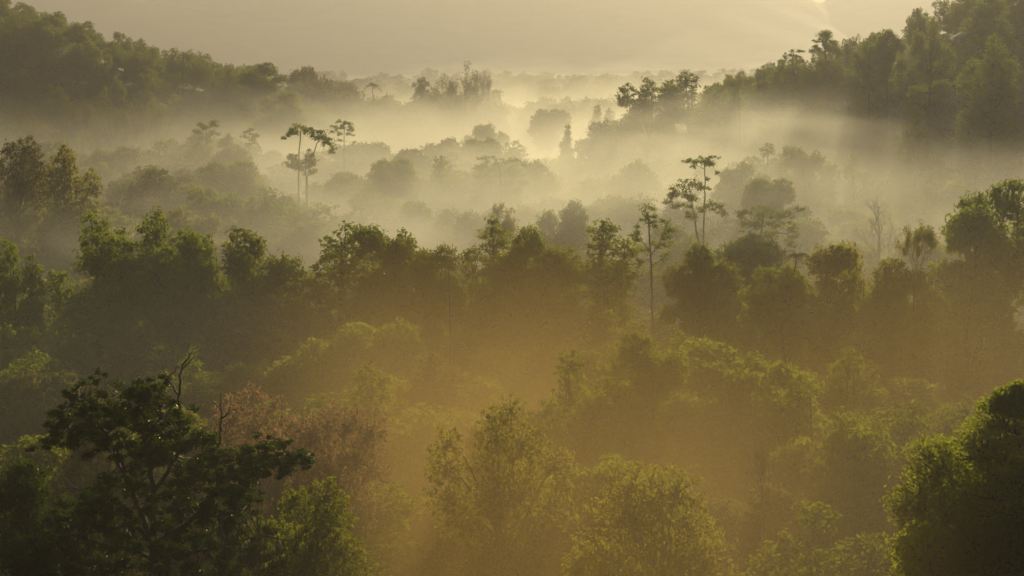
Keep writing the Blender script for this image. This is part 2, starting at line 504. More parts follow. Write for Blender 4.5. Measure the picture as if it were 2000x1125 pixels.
def place(key, x, y, H, W, leaf, bark, label, group=None, rot=None, z=None):
    p = PROTO[key]
    kind = key.rstrip("0123456789")
    sx = W / p["W"]; full = H / p["H"]
    sz = min(full, sx * 1.35)
    up = H - sz * p["H"]                       # crown keeps its proportions; a longer bare trunk carries it
    root = bpy.data.objects.new(NAMES[kind], None)
    COL.objects.link(root)
    root.empty_display_size = 1.0
    gz = float(terrain(x, y)) if z is None else z
    root.location = (x, y, gz)
    root.rotation_euler = (0, 0, rnd.uniform(0, 6.28) if rot is None else rot)
    tag(root, label, "bush" if kind == "bush" else ("palm" if kind == "palm" else "tree"), group)
    if bark not in p["tm"]: p["tm"][bark] = mesh_from("trunk", *p["tv"], BARK[bark], True)
    kids = [link("stem" if kind == "bush" else "trunk", p["tm"][bark], root)]
    if p["cv"]:
        if leaf not in p["cm"]: p["cm"][leaf] = mesh_from("crown", *p["cv"], LEAF[leaf])
        kids.append(link("foliage" if kind == "bush" else "crown", p["cm"][leaf], root))
    for o in kids:
        o.location = (0, 0, up); o.scale = (sx, sx, sz)
    PLACED.append((x, y, W / 2, H))
    return root

def put(key, px, py, D, wpx, leaf, label, bark="brown", group=None, rot=None):
    """A tree whose top is seen at (px, py) and whose crown is wpx wide at depth D."""
    P = at(px, py, D)
    H = P[2] - float(terrain(P[0], P[1]))
    return place(key, P[0], P[1], max(H, 2.0), wpx * mpp(D), leaf, bark, label, group, rot)

# ------------------------------------------------------------------ trees the photograph singles out
G = None
# far treeline and valley mist
put("feather0", 900, 118, 735, 92, "olive", "tall wispy tree rising from the centre of the far treeline", "pale")
put("feather1", 942, 134, 738, 62, "olive", "smaller wispy tree right beside the tallest wispy tree of the far treeline", "pale")
put("palm0", 728, 160, 738, 34, "olive", "faint palm above the hazy treeline left of the wispy trees")
put("airy1", 822, 149, 738, 34, "olive", "thin tufted tree poking above the hazy treeline left of the wispy trees")
put("round0", 632, 156, 900, 112, "olive", "rounded hazy tree mound at the end of the dark left hill")
put("dome0", 955, 236, 560, 110, "green", "broad pale dome tree in bright mist at the centre of the valley")
put("cone0", 1108, 240, 480, 34, "olive", "pointed tree catching the bright sunbeams in the valley mist")
put("turret0", 1170, 203, 590, 60, "olive", "hazy tree just left of the dark trees at the foot of the right hill")
put("dome1", 1072, 210, 640, 84, "olive", "faint layered tree above the bright mist left of the sunbeams")
# slender trees over the fog, left of centre
put("layer1", 445, 258, 428, 72, "green", "layered tree between the domed layered tree and the tufted one")
put("dome0", 400, 275, 424, 130, "green", "wide low tree spreading beneath the misty layered trees")
# left edge, middle distance
put("airy1", 32, 262, 300, 125, "olive", "brownish half bare tree with fine branches at the left edge")
put("turret1", 128, 272, 290, 140, "yellow", "bright yellow-green tree right of the brownish bare tree at left")
put("feather0", 225, 178, 560, 86, "olive", "tall feathery tree under the left hill, centre of its row")
put("feather1", 292, 186, 555, 84, "olive", "feathery tree at the right end of the row under the left hill")
put("feather1", 158, 190, 565, 70, "olive", "feathery tree left of centre in the row under the left hill")
put("feather0", 60, 205, 560, 80, "olive", "feathery tree at the left end of the row under the left hill")
put("turret2", 224, 148, 640, 50, "green", "pale green tuft of a tree topping the feathery row under the left hill")
put("bare0", 355, 95, 640, 34, "olive", "small leafless tree on the skyline of the left hill")
put("round1", 497, 120, 660, 104, "green", "sunlit round tree at the right end of the left hill's skyline")
put("turret3", 445, 126, 665, 78, "green", "second tree from the right end of the left hill's skyline")
put("round2", 545, 175, 600, 112, "green", "rounded tree stepping down below the right end of the left hill")
# right hill skyline
put("turret4", 1530, 150, 500, 76, "deep", "dark round tree below the layered skyline tree on the right hill")
put("turret0", 1265, 148, 470, 129, "deep", "dark tall tree leftmost of the dark clump at the right hill's foot")
put("turret1", 1348, 134, 475, 154, "deep", "dark tree tallest of the clump at the right hill's foot")
put("cone1", 1440, 165, 470, 80, "deep", "dark pointed tree right end of the clump at the right hill's foot")
put("bare1", 1424, 148, 480, 40, "olive", "leafless tree poking between the dark clump trees at right")
put("palm1", 1446, 168, 466, 30, "deep", "palm head on top of the dark clump's right end")
put("layer0", 1935, -12, 470, 115, "deep", "broad layered tree near the top right corner of the right hill")
put("turret2", 1940, 62, 400, 120, "deep", "large dark tree on the right hill near the right edge")
put("turret3", 1820, 30, 440, 85, "deep", "tall dark tree on the steep middle of the right hill's skyline")
put("round3", 1735, 55, 460, 74, "deep", "dark rounded tree left of the tall tree on the right hill's skyline")
put("round1", 1700, 78, 470, 62, "deep", "dark tree at the lower end of the right hill's closed skyline")
# misty right valley
put("round0", 1588, 282, 340, 118, "green", "pale rounded tree fading in the mist below the right hill")
put("dome1", 1510, 345, 290, 125, "green", "hazy dome tree just below the pale rounded tree at right")
put("airy0", 1498, 278, 350, 110, "green", "faint airy tree left of the pale rounded tree in the right mist")
put("dome2", 1450, 315, 320, 120, "green", "misty tree between the tall umbrella tree and the hazy dome tree")
put("thin1", 1668, 300, 345, 60, "green", "thin hazy tree right of the pale rounded tree in the mist")
put("turret4", 1790, 205, 390, 98, "green", "tree fading into the right hill's shadow above the mist")
put("bare2", 1718, 372, 250, 120, "olive", "leafless grey tree with rising branches in the right mist", "pale")
put("round1", 1912, 343, 205, 235, "deep", "big dark tree near the right edge, halfway up")
put("thin0", 1795, 425, 200, 84, "yellow", "thin orange-tinged open tree left of the big dark right tree", "pale")
# trees in the central middle distance
put("airy0", 862, 303, 345, 120, "green", "spreading tree left of the flat-topped central tree")
put("dome1", 757, 306, 330, 150, "green", "bushy round tree above the misty canopy left of centre")
put("dome0", 868, 282, 440, 100, "green", "pale tree behind the spreading tree in the central mist")
put("round3", 1110, 386, 262, 151, "green", "round tree with palm-like crest between the dark middle row and the mist")
put("thin1", 985, 390, 255, 100, "yellow", "yellowish open tree behind the dark middle row at the centre")
put("turret3", 525, 362, 285, 278, "deep", "broad dark tree in the mist behind the middle row at left")
put("round0", 445, 360, 280, 159, "deep", "dark rounded tree left of the broad dark one behind the middle row")
put("dome2", 372, 398, 250, 180, "yellow", "yellow-lit tree crown between two dark trees at left")
# dark middle row
put("turret0", 190, 408, 205, 231, "deep", "dark tree with ragged top, leftmost of the middle row")
put("turret1", 300, 398, 205, 198, "deep", "dark narrow-topped tree second from the left in the middle row")
put("round2", 355, 440, 200, 150, "deep", "shorter dark tree leaning against the narrow-topped one")
put("turret4", 412, 452, 203, 129, "deep", "small dark tree with visible stems in the middle row")
put("round1", 492, 452, 198, 217, "green", "wide rounded tree in the middle row left of the first misty gap")
put("palm1", 452, 440, 212, 52, "yellow", "palm with drooping fronds in the middle row at left")
put("turret3", 668, 428, 208, 300, "deep", "broad dark tree with several tops left of centre in the middle row")
put("round0", 780, 432, 205, 180, "deep", "dark tree leaning right beside the broad many-topped one")
put("round2", 830, 470, 203, 140, "green", "lower tree sloping down to the central gap of the middle row")
put("palm0", 878, 512, 200, 50, "yellow", "palm in the central gap of the middle row")
put("turret4", 960, 420, 206, 224, "deep", "tall ragged dark tree just right of the central gap")
put("round3", 1035, 436, 204, 190, "deep", "dark tree at the right shoulder of the tall ragged one")
put("turret2", 1165, 424, 206, 278, "deep", "dark broad tree left of the white-trunked slender tree")
put("round3", 1372, 468, 205, 169, "green", "rounded green tree right of the white-trunked slender tree")
put("round0", 1610, 462, 205, 176, "yellow", "yellow-topped round tree behind the middle row at right")
put("palm1", 1545, 488, 196, 60, "green", "palm rising from the middle row at right")
put("dome0", 1535, 510, 194, 170, "deep", "dark tree under the palm in the right part of the middle row")
put("round1", 1690, 503, 190, 190, "green", "dark green round tree in the right part of the middle row")
put("round2", 1785, 520, 188, 169, "green", "round tree with a gap in its crown next to the dark green round one")
put("turret4", 1920, 520, 185, 278, "green", "ragged tree at the right end of the middle row")
put("turret0", 15, 462, 190, 151, "deep", "dark tree at the far left end of the middle row")
# foreground
put("airy2", 545, 735, 122, 250, "russet", "russet-leaved tree behind the big dark tree at lower left", "pale")
put("airy3", 650, 785, 122, 210, "russet", "second russet-leaved tree, right of the first russet one", "pale")
put("airy2", 975, 748, 114, 290, "yellow", "yellow-green tree with pale bare lower branches at the bottom centre", "pale")
put("airy0", 1120, 680, 142, 240, "green", "broad green crown leaning left of the wide crown under the white-trunked tree")
put("round1", 1275, 650, 150, 190, "green", "wide dense green crown right below the white-trunked slender tree")
put("airy3", 1285, 893, 108, 300, "yellow", "yellow-green leafy tree at the bottom right of centre", "pale")
put("airy2", 1205, 1030, 98, 230, "yellow", "lowest yellow-green tree at the bottom edge right of centre", "pale")
put("dome0", 1195, 668, 158, 200, "green", "low flat-domed green crown between the two wide crowns under the white-trunked tree")
put("dome1", 1478, 452, 226, 190, "green", "bushy green crown filling in below the tree with the long right limb")
put("bare0", 1490, 870, 118, 80, "olive", "pale leafless twigs catching sun among the dark right canopy", "pale")
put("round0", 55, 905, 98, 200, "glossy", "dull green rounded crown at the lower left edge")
put("airy1", 600, 925, 100, 230, "green", "fine-leaved green tree right of the big dark lower left tree", "pale")
put("turret2", 175, 745, 125, 130, "olive", "olive tree behind the top left of the big dark foreground tree")

# ------------------------------------------------------------------ the two big foreground trees, one of a kind
def special(name, label, D, base_px, parts_fn):
    P = at(base_px, 600, D); gz = float(terrain(P[0], P[1]))
    root = bpy.data.objects.new(name, None); COL.objects.link(root)
    root.location = (P[0], P[1], gz)
    tag(root, label, "tree")
    def loc(px, py, dy=0.0):
        q = at(px, py, D); return np.array((q[0] - P[0], dy, q[2] - gz))
    parts_fn(root, loc)
    PLACED.append((P[0], P[1], 6, 18))
    return root

def big_left(root, loc):
    rng = rng_(41); tk, cr, dead = MB(), MB(), [MB(), MB(), MB()]
    def limb(pp, r0, r1, dys=None, mb=tk, sides=7):
        n = len(pp); dys = dys or [0] * n
        pts = np.array([loc(a, b, d) for (a, b), d in zip(pp, dys)])
        t = np.linspace(0, n - 1, n * 4)
        fine = np.stack([np.interp(t, np.arange(n), pts[:, k]) for k in range(3)], 1)
        fine[1:-1] = (fine[:-2] + fine[1:-1] * 2 + fine[2:]) / 4
        fine[1:-1] += rng.normal(size=(len(fine) - 2, 3)) * .035
        mb.tube(fine, np.linspace(r0, r1, len(fine)), sides)
        return fine
    base = loc(300, 1060); 
    tk.tube([(0.3, 0, -1.5), (.25, 0, .5), (.1, .1, base[2] * .6), base], [.5, .4, .3, .26], 8)
    limbs = [
        limb([(298, 1060), (265, 1018), (180, 1030), (95, 1032)], .13, .03, [0, -.4, -1.2, -1.8]),
        limb([(292, 1045), (255, 965), (215, 897), (150, 852), (95, 840)], .16, .03, [0, .6, 1.1, 1.4, 1.2]),
        limb([(255, 965), (235, 880), (180, 790), (160, 762)], .1, .03, [.6, -.3, -1, -1.2]),
        limb([(300, 1045), (302, 940), (285, 850), (265, 768)], .17, .03, [0, -.5, -.6, 0]),
        limb([(302, 960), (340, 900), (352, 868)], .12, .07, [-.5, .2, .4]),
        limb([(285, 860), (320, 810), (330, 770)], .07, .02, [-.6, -1.2, -1.4]),
        limb([(305, 1060), (385, 1005), (432, 945), (475, 912), (540, 902), (602, 888)], .16, .025, [0, -.7, -1, -.8, -.4, 0]),
        limb([(430, 945), (425, 900), (428, 865)], .09, .05, [-1, -.4, -.3]),
        limb([(385, 1005), (470, 985), (495, 965)], .08, .02, [-.7, -2, -2.6]),
        limb([(300, 1090), (240, 1080), (170, 1090)], .1, .02, [0, 1.2, 1.8]),
        limb([(305, 1090), (400, 1085), (500, 1060), (560, 1075)], .12, .02, [0, 1, 1.6, 1.8]),
    ]
    for pp, r in (([(352, 872), (350, 800), (350, 772), (326, 738), (314, 703)], .075), ([(350, 772), (354, 725), (370, 692), (386, 676)], .06),
                  ([(326, 738), (340, 725), (350, 715)], .03), ([(354, 725), (372, 705), (392, 682)], .03), ([(370, 692), (366, 680), (370, 670)], .02),
                  ([(428, 868), (432, 815), (430, 766)], .065), ([(432, 822), (446, 806), (450, 795)], .045), ([(446, 806), (458, 798), (462, 802)], .02),
                  ([(255, 950), (185, 950), (130, 956), (104, 942)], .04), ([(185, 950), (192, 925), (188, 905)], .02), ([(185, 950), (222, 935), (240, 930)], .02),
                  ([(150, 954), (130, 940), (118, 920)], .018), ([(430, 800), (418, 788), (412, 780)], .018)):
        limb(pp, r * 1.15, .014, mb=dead[0 if pp[0][1] < 900 and pp[0][0] < 400 else (1 if pp[0][0] > 400 else 2)], sides=5)
    cl = [(95, 842, 20), (115, 825, 28), (130, 862, 26), (100, 860, 16), (150, 790, 30), (160, 765, 24), (175, 750, 16), (185, 800, 38), (150, 820, 30), (215, 830, 42),
          (175, 852, 32), (215, 780, 30), (265, 775, 32), (283, 755, 26), (300, 752, 20), (305, 780, 34), (275, 815, 44), (320, 800, 30), (240, 850, 42), (300, 850, 44), (345, 825, 28),
          (365, 850, 36), (330, 880, 40), (210, 880, 26), (255, 895, 38), (385, 880, 38), (405, 868, 30), (420, 900, 36), (445, 890, 26), (300, 920, 44), (350, 930, 40), (390, 935, 38), (440, 930, 34),
          (495, 880, 28), (510, 868, 20), (535, 880, 28), (565, 885, 26), (590, 890, 20), (605, 895, 12), (550, 905, 24), (515, 905, 28), (480, 915, 26), (470, 940, 22), (560, 915, 16),
          (270, 965, 40), (225, 960, 24), (190, 968, 30), (210, 985, 34), (175, 985, 22), (330, 975, 38), (385, 975, 40), (435, 965, 30), (475, 968, 30), (490, 975, 18), (455, 990, 30),
          (110, 1005, 26), (85, 1028, 22), (70, 1035, 12), (130, 1020, 26), (160, 1025, 24), (190, 1020, 30), (250, 1005, 32), (225, 1015, 28), (100, 1035, 20), (320, 1020, 30), (365, 1020, 36), (420, 1015, 36), (465, 1020, 30),
          (180, 1065, 34), (220, 1050, 32), (160, 1085, 30), (210, 1095, 40), (265, 1055, 26), (265, 1100, 40), (330, 1065, 34), (320, 1105, 40), (380, 1070, 40), (430, 1060, 40), (480, 1060, 34), (390, 1110, 44), (450, 1105, 44), (510, 1075, 34), (520, 1100, 34), (150, 1115, 34), (205, 1130, 46), (280, 1140, 46), (360, 1150, 46), (440, 1150, 46), (150, 1160, 46), (520, 1140, 40)]
    for a, b, r in cl:
        for q in range(8):
            dy = rng.normal() * 1.5
            rr = (r * .42 + 3) * mpp(95) * rng.uniform(.6, 1.2)
            th = rng.uniform(0, 6.28); rho = r * math.sqrt(rng.uniform(0, 1)) * .95
            p = loc(a + rho * math.cos(th), b + rho * math.sin(th) * .8, dy)
            clump(cr, p, rr, .6, int(80 * (r / 30) ** 1.4), .115, .4, rng, T=(rng.normal(), rng.normal(), -.2))
            l = limbs[np.argmin([np.min(np.linalg.norm(L - p, axis=1)) for L in limbs])]
            s = l[np.argmin(np.linalg.norm(l - p, axis=1))]
            tk.tube(bez(s, p, .04, rng, 5), np.linspace(.035, .01, 5), 4)
    link("trunk", mesh_from("trunk", *tk.arrays(), BARK["brown"], True), root)
    for q in dead: link("dead_branch", mesh_from("dead_branch", *q.arrays(), BARK["brown"], True), root)
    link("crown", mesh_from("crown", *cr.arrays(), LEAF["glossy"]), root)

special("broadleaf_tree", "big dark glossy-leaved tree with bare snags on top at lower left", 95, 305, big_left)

def big_right(root, loc):
    rng = rng_(77)
    m = mpp(88)
    base = loc(2005, 1110)
    lob = [(0, 0, base[2] + .3, 5.4, 5.0, 5.6)]
    for px, py, r in ((1800, 985, 62), (1850, 930, 70), (1915, 880, 70), (1965, 835, 60), (2010, 810, 60), (1785, 1050, 60), (1880, 1000, 110), (1960, 960, 120), (2060, 860, 90), (1830, 1100, 90), (1920, 1110, 120), (2120, 960, 120)):
        p = loc(px, py, rng.normal() * 1.5); lob.append((p[0], p[1], p[2], r * m, r * m, r * m * .9))
    tk, cr = lobe_tree(77, lob, base[2] + 6, .42, .62, 70000, .125, .45, .78, .85, .4, .2)
    t2, c2 = lobe_tree(78, [(*loc(1975, 790, .5), .75, .7, .6), (*loc(2000, 778, .5), .7, .7, .6)], base[2] + 8, .12, .4, 2600, .12, .45)
    tk.tube(bez(loc(2003, 900), loc(1985, 800, .5), .02, rng, 6), np.linspace(.12, .04, 6), 6)
    cr.add(*c2.arrays())
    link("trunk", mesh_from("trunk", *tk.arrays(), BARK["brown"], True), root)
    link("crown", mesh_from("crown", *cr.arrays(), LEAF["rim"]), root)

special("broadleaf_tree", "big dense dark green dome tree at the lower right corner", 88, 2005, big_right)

# ------------------------------------------------------------------ open-crowned trees whose limbs and leaf masses can be made out one by one
def sketch(name, label, D, trunk, limbs, masses, leaf, bark, r0, lf=.24, dens=1.0, deep=1.0, seed=1):
    """trunk and limbs: polylines, masses: (x, y, rx, ry); read off the photograph at depth D, with a crown as deep as it is wide."""
    rng = rng_(seed); tk, cr = MB(), MB(); m = mpp(D); r0 *= .62
    P = at(*trunk[0], D); gz = float(terrain(P[0], P[1]))
    cx = np.mean([q[0] for q in masses]); span = max(abs(q[0] - cx) for q in masses) + 1e-3
    def loc(px, py, dy=0.0):
        q = at(px, py, D); return np.array((q[0] - P[0], dy, q[2] - gz))
    def run(pp, a, b, sides, dy=0.0):
        n = len(pp); pts = np.array([loc(x, y, dy * k / max(1, n - 1)) for k, (x, y) in enumerate(pp)])
        t = np.linspace(0, n - 1, n * 4); f = np.stack([np.interp(t, np.arange(n), pts[:, k]) for k in range(3)], 1)
        f[1:-1] = (f[:-2] + 2 * f[1:-1] + f[2:]) / 4; f[1:-1] += rng.normal(size=(len(f) - 2, 3)) * a * .25
        tk.tube(f, np.linspace(a, b, len(f)), sides); return f
    t0 = loc(*trunk[0]); tk.tube([(t0[0], 0, -2), (t0[0], 0, max(.3, t0[2] * .5)), t0], [r0 * 1.35, r0 * 1.15, r0], 7)
    paths = [run(trunk, r0, r0 * .5, 7)]
    for l in limbs: paths.append(run(l, r0 * .5, r0 * .15, 5, rng.normal() * m * 6))
    for x, y, rx, ry in masses:
        k = max(3, int(rx * ry * m * m * 3.2 * dens))
        reach = deep * math.sqrt(max(.08, 1 - ((x - cx) / span) ** 2)) * span * m * .8
        for q in range(k + 2):
            th = rng.uniform(0, 6.28); rho = math.sqrt(rng.uniform(0, 1))
            p = loc(x + rx * rho * math.cos(th), y + ry * rho * math.sin(th), rng.uniform(-1, 1) * reach)
            rr = min(rx, ry * 1.4) * m * rng.uniform(.5, 1.1)
            clump(cr, p, rr, .6, int(34 * max(.35, rr / .5) ** 1.5), lf * .9, .45, rng)
            L = paths[np.argmin([np.min(np.linalg.norm(w - p, axis=1)) for w in paths])]
            a = L[np.argmin(np.linalg.norm(L - p, axis=1))]
            tk.tube(bez(a, p, .02, rng, 5), np.linspace(r0 * .14, r0 * .04, 5), 4)
    root = bpy.data.objects.new(name, None); COL.objects.link(root); root.location = (P[0], P[1], gz)
    tag(root, label, "tree")
    link("trunk", mesh_from("trunk", *tk.arrays(), BARK[bark], True), root)
    link("crown", mesh_from("crown", *cr.arrays(), LEAF[leaf]), root)
    PLACED.append((P[0], P[1], 2.5, 16))

sketch("umbrella_tree", "slim umbrella tree with flat dark top standing alone above the mist", 330, [(583, 345), (584, 300), (587, 262), (588, 250)],
    [[(587, 264), (566, 262), (556, 270)], [(588, 258), (605, 257), (613, 265)]],
    [(585, 249, 16, 6), (570, 252, 12, 6), (602, 252, 12, 6), (560, 261, 9, 7), (613, 261, 9, 7), (575, 257, 10, 5), (597, 257, 9, 5), (556, 270, 5, 4)], "deep", "pale", .2, .2, seed=1)
sketch("umbrella_tree", "leaning umbrella tree close beside the slim flat-topped one", 332, [(600, 345), (611, 305), (619, 280), (628, 262)],
    [[(619, 280), (634, 268), (645, 282)], [(621, 276), (640, 270), (649, 296)]],
    [(628, 261, 10, 7), (638, 271, 10, 8), (645, 283, 9, 9), (648, 295, 6, 6), (620, 271, 6, 5), (632, 280, 7, 5)], "deep", "pale", .18, .2, seed=2)
sketch("layered_tree", "low leafy tree under the two umbrella trees", 329, [(598, 348), (596, 325), (600, 305)], [[(596, 328), (572, 318)], [(597, 320), (608, 305)]],
    [(565, 313, 11, 9), (575, 322, 14, 8), (590, 326, 14, 8), (603, 300, 9, 8), (608, 315, 10, 8), (596, 312, 8, 8), (572, 304, 8, 5), (600, 332, 16, 8)], "green", "brown", .2, .22, seed=3)
sketch("slender_tree", "slender tiered tree right of the umbrella pair, standing in mist", 420, [(672, 325), (672, 280), (672, 238)],
    [[(672, 250), (655, 247)], [(672, 262), (690, 256)], [(672, 275), (658, 270)]],
    [(668, 237, 12, 4), (682, 241, 10, 4), (660, 248, 12, 4), (676, 250, 14, 5), (688, 254, 8, 4), (654, 257, 8, 3), (668, 262, 12, 4), (684, 264, 8, 3), (690, 280, 5, 3), (662, 274, 6, 3)], "deep", "pale", .22, .22, seed=4)
sketch("layered_tree", "hazy layered tree with a domed top left of the umbrella pair", 430, [(404, 310), (404, 275), (403, 252)], [[(404, 275), (385, 262)], [(404, 270), (420, 258)]],
    [(403, 242, 18, 6), (388, 246, 12, 6), (418, 247, 11, 5), (400, 256, 20, 7), (385, 262, 10, 5), (415, 262, 12, 5), (402, 272, 22, 6), (400, 284, 26, 7)], "green", "brown", .25, .24, seed=5)
sketch("slender_tree", "narrow tufted tree at the right end of the misty layered trees", 425, [(488, 340), (487, 300), (486, 256)], [[(487, 275), (476, 268)], [(487, 270), (499, 265)]],
    [(490, 252, 8, 3), (482, 258, 9, 4), (495, 262, 9, 3), (478, 268, 9, 4), (492, 272, 8, 4), (500, 266, 6, 3), (484, 282, 7, 3), (498, 280, 6, 3)], "green", "brown", .2, .22, seed=6)
sketch("layered_tree", "open-crowned tree highest of the pair standing on the right hill's skyline", 520, [(1612, 130), (1612, 102), (1608, 80)],
    [[(1612, 105), (1590, 97)], [(1611, 100), (1632, 102)], [(1610, 92), (1624, 80)]],
    [(1615, 72, 14, 8), (1600, 82, 12, 6), (1590, 95, 11, 6), (1605, 98, 14, 6), (1625, 98, 14, 7), (1635, 105, 9, 6), (1628, 84, 8, 5), (1610, 88, 9, 5), (1585, 100, 5, 3)], "deep", "brown", .3, .26, seed=7)
sketch("layered_tree", "layered tree just left of the highest open tree on the right skyline", 515, [(1556, 172), (1552, 145), (1547, 118), (1550, 102)],
    [[(1552, 146), (1530, 135)], [(1550, 135), (1565, 112)], [(1552, 150), (1562, 138)]],
    [(1553, 101, 14, 4), (1540, 108, 12, 4), (1562, 110, 10, 4), (1535, 118, 13, 5), (1555, 120, 15, 5), (1526, 132, 10, 5), (1545, 135, 15, 6), (1562, 135, 10, 6), (1520, 142, 6, 4), (1538, 148, 12, 5), (1560, 148, 8, 5)], "deep", "brown", .3, .26, seed=8)
sketch("slender_tree", "small tree left of the skyline pair on the right hill", 505, [(1493, 215), (1493, 180), (1492, 142)], [[(1493, 182), (1482, 172)], [(1493, 178), (1502, 170)]],
    [(1496, 140, 9, 5), (1488, 146, 8, 4), (1492, 165, 13, 7), (1484, 172, 8, 6), (1500, 172, 8, 6), (1492, 185, 11, 6)], "deep", "brown", .24, .26, seed=9)
sketch("umbrella_tree", "tall umbrella tree with bare pale trunk right of centre", 240, [(1373, 475), (1376, 400), (1377, 350), (1376, 318)],
    [[(1376, 330), (1355, 321), (1336, 315)], [(1376, 326), (1390, 318), (1397, 332)]],
    [(1340, 313, 9, 5), (1352, 316, 12, 6), (1366, 312, 12, 6), (1380, 316, 12, 7), (1390, 310, 10, 6), (1392, 325, 8, 9), (1398, 338, 5, 5), (1360, 326, 8, 4), (1384, 350, 5, 3), (1382, 368, 5, 4)], "deep", "pale", .17, .17, seed=10)
sketch("open_crowned_tree", "open leafy tree close under the tall umbrella tree", 238, [(1364, 475), (1356, 420), (1350, 390), (1346, 366)],
    [[(1356, 420), (1380, 402), (1398, 400)], [(1350, 392), (1322, 378), (1308, 382)], [(1357, 430), (1335, 405)]],
    [(1335, 362, 18, 9), (1350, 358, 16, 7), (1365, 365, 12, 9), (1312, 375, 11, 8), (1308, 390, 9, 8), (1330, 380, 14, 9), (1350, 385, 14, 9), (1322, 400, 12, 6), (1340, 403, 12, 6), (1382, 400, 12, 7), (1398, 405, 13, 8), (1410, 418, 10, 8), (1368, 410, 10, 8), (1345, 425, 12, 8)], "green", "pale", .17, .17, .8, seed=11)
sketch("layered_tree", "layered tree with a long limb reaching right, under the hazy dome tree", 232, [(1480, 520), (1485, 470), (1490, 430)],
    [[(1490, 442), (1530, 425), (1568, 408)], [(1490, 445), (1455, 427), (1440, 420)], [(1488, 455), (1535, 455), (1552, 476)]],
    [(1470, 415, 20, 8), (1495, 408, 16, 8), (1450, 420, 12, 8), (1515, 420, 16, 9), (1540, 418, 12, 7), (1560, 409, 9, 5), (1480, 435, 22, 10), (1510, 440, 20, 10), (1535, 440, 14, 8), (1552, 455, 10, 8), (1545, 472, 8, 8), (1460, 445, 16, 10), (1500, 460, 20, 12), (1470, 470, 18, 12)], "green", "brown", .24, .18, .8, seed=12)
sketch("layered_tree", "flat-topped tree standing above the misty canopy at the centre", 330, [(980, 385), (977, 348), (975, 322)],
    [[(978, 350), (950, 325), (940, 315)], [(978, 345), (1000, 325), (1016, 320)], [(979, 362), (1015, 345)], [(979, 365), (945, 348)]],
    [(960, 312, 22, 6), (945, 310, 14, 5), (985, 318, 18, 7), (1005, 314, 15, 6), (1018, 322, 9, 6), (940, 325, 14, 7), (965, 328, 22, 8), (995, 335, 18, 8), (1015, 342, 16, 8), (950, 345, 20, 9), (985, 350, 22, 10), (1025, 352, 12, 8), (965, 365, 26, 10), (1005, 365, 22, 10)], "green", "brown", .28, .22, .7, seed=13)
sketch("slender_tree", "slender tree with tall white bare trunk in the middle row", 194, [(1274, 645), (1273, 560), (1271, 500), (1268, 450), (1266, 415)],
    [[(1271, 500), (1290, 470), (1300, 440)], [(1271, 492), (1252, 467), (1245, 447)], [(1272, 520), (1298, 500)]],
    [(1268, 412, 12, 9), (1260, 425, 9, 8), (1278, 425, 10, 8), (1270, 440, 10, 7), (1300, 440, 12, 10), (1308, 455, 8, 8), (1295, 460, 11, 9), (1245, 447, 8, 7), (1240, 460, 8, 8), (1250, 470, 10, 7), (1305, 478, 10, 9), (1285, 480, 10, 8), (1260, 490, 9, 7), (1300, 500, 10, 7), (1250, 505, 9, 7)], "deep", "pale", .19, .15, .8, seed=14)

# ------------------------------------------------------------------ filler trees, each still a tree of its own
fr = random.Random(21)
HUE = dict(green="green", deep="dark green", yellow="yellowish", olive="olive")
CROWN = dict(round="rounded", dome="domed", airy="airy", turret="ragged")
def scatter(n, Dr, pxr, kinds, leaves, hr, wr, label, group, gap=.72, ok=None, hcap=None):
    made = tries = 0
    while made < n and tries < n * 60:
        tries += 1
        D = math.sqrt(fr.uniform(Dr[0] ** 2, Dr[1] ** 2)); px = fr.uniform(*pxr)
        x = (px - 1000) / FPX * D; y = D
        W = fr.uniform(*wr); H = fr.uniform(*hr)
        if ok and not ok(px, D, x, y): continue
        if any((x - a) ** 2 + (y - b) ** 2 < ((W / 2 + w) * gap) ** 2 for a, b, w, h in PLACED): continue
        if hcap: 
            H = min(H, hcap(px, D) - float(terrain(x, y)))
            if H < 4: continue
        k = fr.choice(kinds); n_ = len([q for q in PROTO if q.rstrip("0123456789") == k])
        lf = fr.choice(leaves)
        side = ("far left", "left", "centre", "right", "far right")[max(0, min(4, int((px - pxr[0]) / (pxr[1] - pxr[0]) * 5)))]
        text = f"{HUE[lf]} {CROWN[k]} tree at the {'front' if D < (Dr[0] + Dr[1]) / 2 else 'back'} {side} of {label}"
        place(f"{k}{fr.randrange(n_)}", x, y, H, W, lf, "pale" if fr.random() < .3 else "brown", text, group)
        made += 1
    return made

def zcap(py):  # keep tops below this photo row
    return lambda px, D: CAM_Z + (100 - py) / FPX * D

c1 = scatter(110, (104, 198), (-60, 2130), ["round", "dome", "airy", "turret"], ["green", "deep", "green", "olive"], (9, 17), (9, 14),
        "the dim foreground canopy", "trees of the dim foreground canopy", .42, hcap=zcap(575))
c2 = scatter(100, (216, 315), (-60, 2060), ["round", "dome", "dome", "airy", "round"], ["green", "green", "yellow", "olive"], (12, 18.5), (12, 19),
        "the canopy behind the middle row", "trees of the misty middle canopy", .46,
        hcap=lambda px, D: 10.5 + (D - 216) * .14)
c3 = scatter(92, (300, 480), (-40, 1250), ["round", "dome", "airy", "dome"], ["green", "olive"], (14, 22), (12, 20),
        "the trees sunk in valley mist", "trees sunk in the valley mist", .5)
c4 = scatter(36, (300, 400), (1250, 2050), ["round", "dome", "airy"], ["green", "olive"], (12, 19), (12, 19),
        "the mist under the right hill", "trees in the mist under the right hill", .5)
print("fillers", c1, c2, c3, c4, "placed", len(PLACED))

